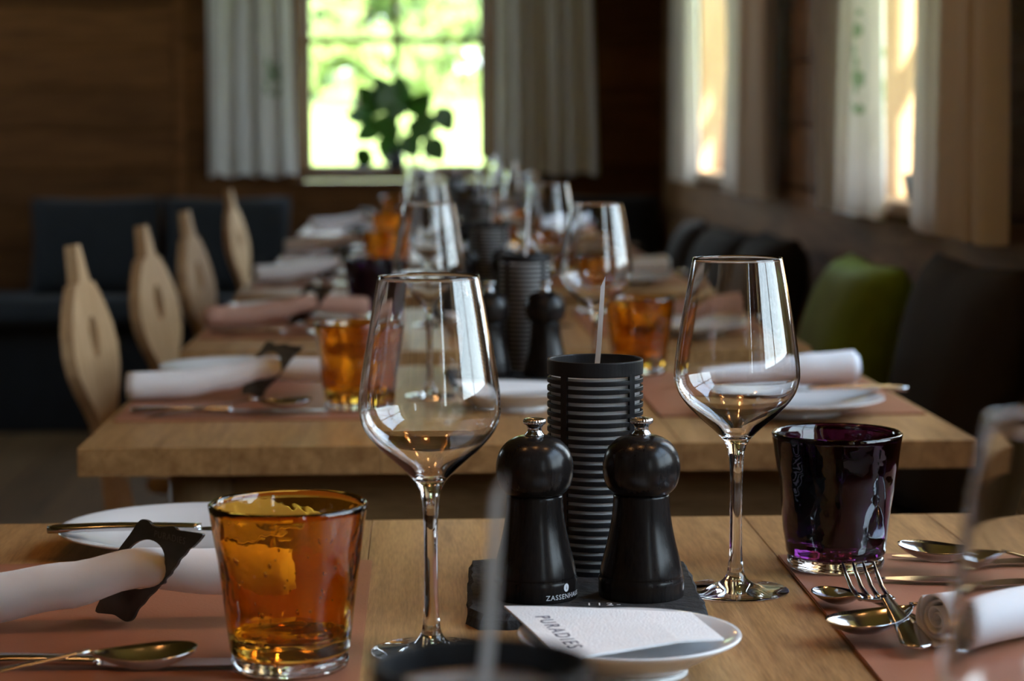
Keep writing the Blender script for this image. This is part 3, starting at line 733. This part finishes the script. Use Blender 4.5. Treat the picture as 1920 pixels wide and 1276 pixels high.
for i in range(2, 7):
    yy = TABLES[i][0]
    put_plate(PS, (.108, yy + .27, TZ), 'small white dish in the middle of the %s' % TN[i])
    put_plate(PL, (-.225, yy + .565, MZ), 'white plate on the chair side of the %s' % TN[i])
    put_plate(PL, (.405, yy + .20, MZ), 'white plate on the bench side of the %s' % TN[i])
def paper_mesh(c, z):
    """c: four corners (back-left, back-right, front-right, front-left)"""
    n = 14; V, Fs = [], []; c = [Vector((*p, 0)) for p in c]
    for s in (0, 1):
        for j in range(n + 1):
            for i in range(n + 1):
                u, v = i / n, j / n
                p = (c[0]*(1-u) + c[1]*u) * (1-v) + (c[3]*(1-u) + c[2]*u) * v
                zz = z + .0012 * math.sin(3.1 * u + 1) * math.cos(2.5 * v) - .0030 * max(0, u - .72) / .28 * (v) + .0016 * (1 - u) * (1 - v) - .001 * u * (1 - v)
                V.append((p.x, p.y, zz + (0 if s else .0013)))
    m = n + 1; off = m * m
    for j in range(n):
        for i in range(n): a = j*m+i; Fs.append((a, a+m, a+m+1, a+1)); Fs.append((off+a+1, off+a+m+1, off+a+m, off+a))
    B = [k for k in range(m)] + [k*m+n for k in range(1, m)] + [n*m+k for k in range(n-1, -1, -1)] + [k*m for k in range(n-1, 0, -1)]
    for q in range(len(B)): a, b = B[q], B[(q+1) % len(B)]; Fs.append((a, b, off+b, off+a))
    bm = bmesh.new(); bm.from_mesh(mesh(V, Fs)); return bm_mesh(bm)
pn = link('paper_napkin', paper_mesh([(.0493, 1.2590), (.1605, 1.2560), (.1705, 1.1900), (.0760, 1.1445)], .0242 + TZ), PAPER, None, smooth=False)
tag(pn, 'white folded paper napkin with blue lettering on the small dish', 'paper napkin', 'paper napkins on the dishes')
tx = text_mesh('PURADIES', .0125, .00006, 1.32)
from mathutils.bvhtree import BVHTree
bv = BVHTree.FromPolygons([v.co.copy() for v in pn.data.vertices], [tuple(p.vertices) for p in pn.data.polygons])
td = Vector((.0155, -.069, 0)).normalized(); tu = Vector((-td.y, td.x, 0))
for v in tx.vertices:
    q = Vector((.0735, 1.1990, 0)) + td * v.co.x + tu * v.co.y
    hit = bv.ray_cast(Vector((q.x, q.y, 1.0)), Vector((0, 0, -1)))[0]
    v.co = (q.x, q.y, (hit.z if hit else TZ + .025) + .00012 + v.co.z)
tx.update(); link('printed_lettering', tx, INK, pn)
pm = paper_mesh([(-.06, .05), (.06, .045), (.062, -.045), (-.045, -.05)], .0242)
for i in range(2, 7):
    tag(link('paper_napkin', pm, PAPER, None, (.108, TABLES[i][0] + .27, TZ), (0, 0, .1)), 'white paper napkin on the dish of the %s' % TN[i], 'paper napkin', 'paper napkins on the dishes')

# ------------------------------------------------------------------ rolled napkins with ring
def knot(K, x):
    for a, b in zip(K, K[1:]):
        if x <= b[0] + 1e-9:
            t = (x - a[0]) / (b[0] - a[0]); t = t * t * (3 - 2 * t); return a[1] + (b[1] - a[1]) * t, a[2] + (b[2] - a[2]) * t
    return K[-1][1], K[-1][2]
def roll_mesh(K, turns=4.2):
    """spiral cloth roll along +x through knots (x, height of axis, radius)"""
    n = 110; m = 26; V, Fs = [], []; th = .0011; L = K[-1][0] - K[0][0]
    for s in (0, 1):
        for j in range(m + 1):
            xx = K[0][0] + L * j / m; zc, R = knot(K, xx)
            for i in range(n + 1):
                u = i / n; a = u * turns * 2 * math.pi - .6; r = R * (.14 + .86 * u) - (th if s else 0)
                w = xx + .004 * u * math.sin(a * .5) * (1 if j in (0, m) else 0)
                V.append((w, r * math.cos(a) * 1.05, zc + r * math.sin(a) * .97))
    k = n + 1; off = k * (m + 1)
    for j in range(m):
        for i in range(n):
            a = j*k+i; Fs.append((a, a+1, a+k+1, a+k)); Fs.append((off+a+k, off+a+k+1, off+a+1, off+a))
    for j in (0, m):
        for i in range(n): a = j*k+i; Fs.append((a, off+a, off+a+1, a+1))
    for j in range(m):
        for i in (0, n): a = j*k+i; Fs.append((a, a+k, off+a+k, off+a))
    bm = bmesh.new(); bm.from_mesh(mesh(V, Fs)); return bm_mesh(bm)
def ring_outline():
    P = [(-0.0313, 0.0118), (-0.0229, 0.021), (-0.0162, 0.0293), (-0.0119, 0.0323), (-0.0062, 0.0319), (-0.0022, 0.0294), (0.0043, 0.0291), (0.0165, 0.0311), (0.0207, 0.0294), (0.027, 0.0295), (0.0351, 0.0296), (0.0431, 0.0296), (0.0421, 0.0267), (0.0351, 0.0204), (0.0317, 0.0188), (0.0285, 0.0149), (0.0244, 0.0117), (0.0221, 0.0077), (0.0183, 0.0038), (0.0173, 0.0016), (0.0134, -0.0017), (0.0119, -0.0047), (0.0081, -0.0066), (0.0031, -0.0114), (-0.0017, -0.0151), (-0.0057, -0.0197), (-0.0105, -0.0238), (-0.014, -0.0299), (-0.0189, -0.0328), (-0.0247, -0.0321), (-0.0315, -0.0303), (-0.0401, -0.0307), (-0.0498, -0.0305), (-0.0451, -0.0207), (-0.0409, -0.0072), (-0.0372, 0.0031)]
    out = []
    for i in range(len(P)):
        p0, p1, p2, p3 = P[i-1], P[i], P[(i+1) % len(P)], P[(i+2) % len(P)]
        for k in range(3):
            t = k / 3; out.append(tuple(.5 * (2*p1[c] + (p2[c]-p0[c])*t + (2*p0[c]-5*p1[c]+4*p2[c]-p3[c])*t*t + (3*p1[c]-p0[c]-3*p2[c]+p3[c])*t**3) for c in (0, 1)))
    return out
def ring_rot(rz=0.0):
    nn = Vector((-.66, -.74, .12)).normalized(); uu = Vector((0, 0, 1)).cross(nn).normalized(); vv = nn.cross(uu)
    return (Matrix.Rotation(rz, 3, 'Z') @ Matrix((uu, -nn, vv)).transposed()).to_euler()
def make_ring():
    hole = [(-.0085 + .0195 * math.cos(t) + .005 * math.sin(t), .0045 + .0160 * math.sin(t)) for t in [2*math.pi*k/32 for k in range(32)]]
    root = empty('napkin_ring', cat='napkin ring')
    link('ring_plate', prism(ring_outline(), .0022, [hole]), DKSTEEL, root)
    t = text_mesh('PURADIES', .0058, .00005, 1.15); link('etched_lettering', t, FAINT, root, (.0145, -.00122, .0222), (R90, .05, 0))
    return root
NR = Proto(make_ring()); GN = 'rolled linen napkins'; GR = 'metal napkin rings'
def napkin(me, loc, rz, label, mat=LINEN):
    m2_ = me.copy(); m2_.materials.clear(); m2_.materials.append(mat)
    return tag(link('rolled_napkin', m2_, mat, None, loc, (0, 0, rz), True), label, 'napkin', GN)
rm = roll_mesh([(-.125, .0183, .0185), (-.065, .0195, .0185), (-.015, .027, .0172), (.0305, .0372, .0148), (.075, .034, .0170), (.125, .0315, .0175)])
def ringed(x, y, lab_n, lab_r, mat=LINEN, flip=False):
    """napkin resting on its far end, lifted by the ring"""
    o = napkin(rm, (x, y, MZ), .04 + (math.pi if flip else 0), lab_n, mat)
    s = -1 if flip else 1
    NR.put((x + s * .0385, y - s * .003, MZ + .0337), ring_rot(math.pi if flip else 0), lab_r, GR)
ringed(-.205, 1.332, 'white rolled linen napkin through the dark metal ring on the in-focus table', 'dark scalloped metal napkin ring on the in-focus table')
rn = roll_mesh([(-.105, .0182, .0185), (0, .0175, .0178), (.105, .0165, .0168)])
napkin(rn, (.399, 1.290, MZ), .45, 'white rolled napkin with spiral end beside the fork')
rw = roll_mesh([(-.10, .0135, .0137), (-.02, .0160, .0163), (.05, .0225, .0228), (.10, .0240, .0243)])
for i in range(2, 7):
    y0 = TABLES[i][0]; mt = PINKLINEN if i == 3 else LINEN; cn = 'dusky pink' if i == 3 else 'white'
    ringed(-.205, y0 + .36, '%s rolled napkin on the chair side of the %s' % (cn, TN[i]), 'metal napkin ring on the chair side of the %s' % TN[i], mt)
    napkin(rw, (.42, y0 + .43, MZ), .03, '%s rolled napkin on the bench side of the %s' % (cn, TN[i]), mt)

# ------------------------------------------------------------------ cutlery (along +x: tip at x = 0, handle towards +x)
def hw(pts, x):
    for (a, wa), (b, wb_) in zip(pts, pts[1:]):
        if a <= x <= b:
            t = (x - a) / (b - a); t = t * t * (3 - 2 * t); return wa + (wb_ - wa) * t
    return pts[-1][1]
def handle_mesh(x0, x1, z0, w0, w1, th):
    n = 26; rows = []
    for k in range(n + 1):
        t = 1 - (1 - k / n) ** 1.7; xx = x0 + (x1 - x0) * t
        w = w0 + (w1 - w0) * (t ** 1.3)
        e = (xx - (x1 - w1)) / w1
        if e > 0: w *= max(.12, math.sqrt(max(0, 1 - e * e)))
        zz = z0 * (1 - t) ** 2 + th + .004 * math.sin(math.pi * t) * 1.0
        rows.append((xx, zz, w, -.0006))
    return strip(rows, th, 6)
def make_spoon(Ln, bw, bl, name='spoon'):
    root = empty(name, cat='spoon'); n = 30; rows = []
    for k in range(n + 1):
        t = k / n; xx = bl * t
        w = bw * (math.sin(math.pi * min(1, t * 1.02 + .0) ** .78)) ** .62 if 0 < t < .97 else 0
        w = max(w, .0008 if t < .5 else .0024)
        dsh = .0085 * bl / .06 * (math.sin(math.pi * t ** .85)) ** .9 if t < 1 else 0
        zz = .0125 * bl / .06 + .0035 * (abs(t - .45) / .55) ** 2 * (1 if t > .45 else .3)
        rows.append((xx, zz, w, max(0, dsh)))
    link('bowl', strip(rows, .0012, 14), STEEL, root, smooth=True)
    link('handle', handle_mesh(bl * .985, Ln, .0150 * bl / .06, .0026, .0085 * bl / .06 + .0005, .0020), STEEL, root, smooth=True)
    return root
def make_fork():
    root = empty('fork', cat='fork')
    for k in range(4):
        yy = -.0099 + .0066 * k
        path = [(.0, yy * 1.05, .0225), (.012, yy * 1.03, .0165), (.026, yy, .0110), (.042, yy * .97, .0085), (.050, yy * .95, .0085)]
        link('tine', tube(path, [.0007, .0014, .0018, .0020, .0021], 8, .8), STEEL, root, smooth=True)
    rows = []
    for k in range(13):
        t = k / 12; xx = .047 + .030 * t; w = hw([(0, .0116), (.35, .0112), (.8, .0045), (1, .0030)], t)
        rows.append((xx, .0098 + .004 * t * t, w, .0012 * (1 - t)))
    link('head', strip(rows, .0022, 8), STEEL, root, smooth=True)
    link('handle', handle_mesh(.0765, .162, .0132, .0032, .0105, .0024), STEEL, root, smooth=True)
    return root
def make_knife():
    root = empty('knife', cat='knife'); rows = []
    for k in range(21):
        t = k / 20; xx = .105 * t; w = hw([(0, .0012), (.08, .0045), (.3, .0085), (.85, .0098), (1, .0062)], t); rows.append((xx, .0032, w, 0))
    link('blade', strip(rows, .0013, 4), STEEL, root, smooth=False)
    n = 20; rows = []
    for k in range(n + 1):
        t = k / n; w = hw([(0, .0058), (.2, .0062), (.75, .0088), (.94, .0086), (1, .004)], t); rows.append((.104 + .11 * t, .0062 + .0012 * math.sin(math.pi * t), w, -.0008))
    link('handle', strip(rows, .0058, 8), STEEL, root, smooth=True)
    return root
sp1 = Proto(make_spoon(.185, .0205, .060)); sp2 = Proto(make_spoon(.135, .0140, .043, 'teaspoon')); fk = Proto(make_fork()); kn = Proto(make_knife())
GC = 'steel cutlery'
def ang(dx, dy): return math.atan2(dy, dx)
# bench side of the in-focus table
fk.put((.2855, 1.3800, MZ + .0022), (0, -.02, ang(.003, -.150)), 'steel fork with tines towards the violet tumbler', GC)
sp2.put((.2590, 1.3775, MZ), (0, 0, ang(.016, -.031)), 'small steel teaspoon beside the fork tines', GC)
sp1.put((.2440, 1.2560, MZ + .0010), (0, -.03, ang(.042, .018)), 'steel spoon crossing below the fork handle', GC)
kn.put((.3076, 1.4320, MZ), (0, 0, -.12), 'steel knife in front of the violet tumbler with blade towards it', GC)
sp1.put((.3310, 1.4700, MZ + .0075), (0, .06, ang(.036, -.016)), 'large steel spoon with raised tip beside the violet tumbler', GC)
kn.put((.3365, 1.5080, MZ), (0, 0, -.2), 'steel knife lying under the large spoon', GC)
# chair side of the in-focus table
kn.put((-.080, 1.224, MZ), (0, 0, math.pi - .03), 'steel knife in front of the rolled napkin, blade behind amber tumbler', GC)
sp1.put((-.1240, 1.1900, MZ + .0085), (0, .05, ang(-.056, -.0115)), 'steel spoon with raised tip leaning over the knife', GC)
kn.put((-.055, 1.556, TZ + .0188), (0, 0, math.pi + .02), 'steel knife laid across the white plate behind the napkin', GC)
for i in range(2, 7):
    y0 = TABLES[i][0]
    kn.put((-.10, y0 + .235, MZ), (0, 0, math.pi - .03), 'steel knife on the chair side placemat of the %s' % TN[i], GC)
    sp1.put((-.115, y0 + .205, MZ + .0062), (0, .05, math.pi - .05), 'steel spoon on the chair side placemat of the %s' % TN[i], GC)
    kn.put((.32, y0 + .225, MZ + .0188), (0, 0, -.03), 'steel knife laid across the bench side plate of the %s' % TN[i], GC)

# ------------------------------------------------------------------ vase with leaves on the window sill
pl = empty('leafy_plant', (-.082, 8.165, .91), 0, 'dark leafy branches in a small vase on the garden window sill', 'plant')
link('vase', lathe(smooth_prof([(.024, 0), (.03, .01), (.034, .03), (.028, .055), (.018, .075), (.020, .085)], 4) + [(.016, .085), (.014, .06), (0, .05)], 32), VASE, pl, smooth=True)
V = []; Fs = []; n = 8
for k in range(n + 1):
    t = k / n; w = .5 * math.sin(math.pi * t ** .8) ** .9 * .55
    for s in (-1, 0, 1): V.append((t, s * w, -.25 * t * t + (.08 * abs(s) * w)))
for k in range(n):
    for s in (0, 1): a = k*3+s; Fs.append((a, a+1, a+4, a+3))
lf = mesh(V, Fs)
rnd = random.Random(12)
LV = [(-.05, .21, 150), (-.02, .24, 110), (.02, .23, 80), (.05, .20, 40), (0, .18, 95), (-.04, .17, 200), (.04, .16, -10), (-.01, .13, 250), (.03, .13, -60), (-.08, .19, 165), (.07, .17, 10),
      (.155, .23, -55), (-.10, .08, 240), (.11, .115, -50), (.01, .255, 92), (-.07, .235, 135), (.0, .20, 60), (.03, .19, 120), (-.03, .20, 85), (.02, .15, 170)]
for q, (lx, lz, an) in enumerate(LV):
    a = math.radians(an); yy = rnd.uniform(-.03, .02)
    link('stem', tube([(0, 0, .03), (lx * .3, yy * .5, .06 + lz * .4), (lx, yy, lz)], [.0022, .0018, .0012], 6), STEMG, pl)
    dx = Vector((math.cos(a), rnd.uniform(-.5, .5), math.sin(a))).normalized(); nz_ = Vector((rnd.uniform(-.5, .5), -1, rnd.uniform(-.3, .6))); dy = nz_.cross(dx).normalized(); nz_ = dx.cross(dy)
    l_ = link('leaf', lf, LEAF, pl, (lx, yy, lz), Matrix((dx, dy, nz_)).transposed().to_euler(), True); s_ = rnd.uniform(.09, .135); l_.scale = (s_, s_ * 1.5, s_)
# small plant on the sill between the bench-side curtains
p2 = empty('sill_plant', (.968, 4.12, .92), 0, 'small green plant on the sill between the curtains above the bench', 'plant')
link('pot', lathe([(0, 0), (.03, 0), (.038, .05), (.034, .05), (.030, .04), (0, .04)], 24), VASE, p2, smooth=True)
link('stem', tube([(0, 0, .03), (.01, 0, .16), (.0, 0, .30)], [.003, .003, .002], 6), STEMG, p2)
for k in range(9):
    l_ = link('leaf', lf, LEAF, p2, (.005, 0, .07 + .028 * k), (0, rnd.uniform(-.7, .2), rnd.uniform(0, 6.28)), True); l_.scale = (.055, .055, .055)

# ------------------------------------------------------------------ pendant lamps above the tables (out of the picture, seen as warm glints)
def make_pendant():
    root = empty('pendant_lamp', cat='lamp')
    link('cord', tube([(0, 0, .12), (0, 0, .52)], .003, 6), IRON, root)
    link('shade', lathe([(.015, .13), (.03, .12), (.085, .03), (.09, .0), (.087, .0), (.082, .03), (.028, .115), (.0, .12)], 32), BRASS, root, smooth=True)
    bm = bmesh.new(); bmesh.ops.create_uvsphere(bm, u_segments=20, v_segments=12, radius=.03); bmesh.ops.translate(bm, verts=bm.verts[:], vec=(0, 0, .03)); link('bulb', bm_mesh(bm), BULB, root, smooth=True)
    return root
pd = Proto(make_pendant())
for xx, yy, lb in [(-.35, 1.25, 'pendant lamp above the chairs by the in-focus table'), (.10, 1.25, 'pendant lamp above the middle of the in-focus table'), (.55, 1.25, 'pendant lamp above the bench side of the in-focus table'), (.1, 3.4, 'pendant lamp above the third table'), (.1, 5.4, 'pendant lamp above the fifth table')]:
    pd.put((xx, yy, 1.88), 0, lb, 'pendant lamps')
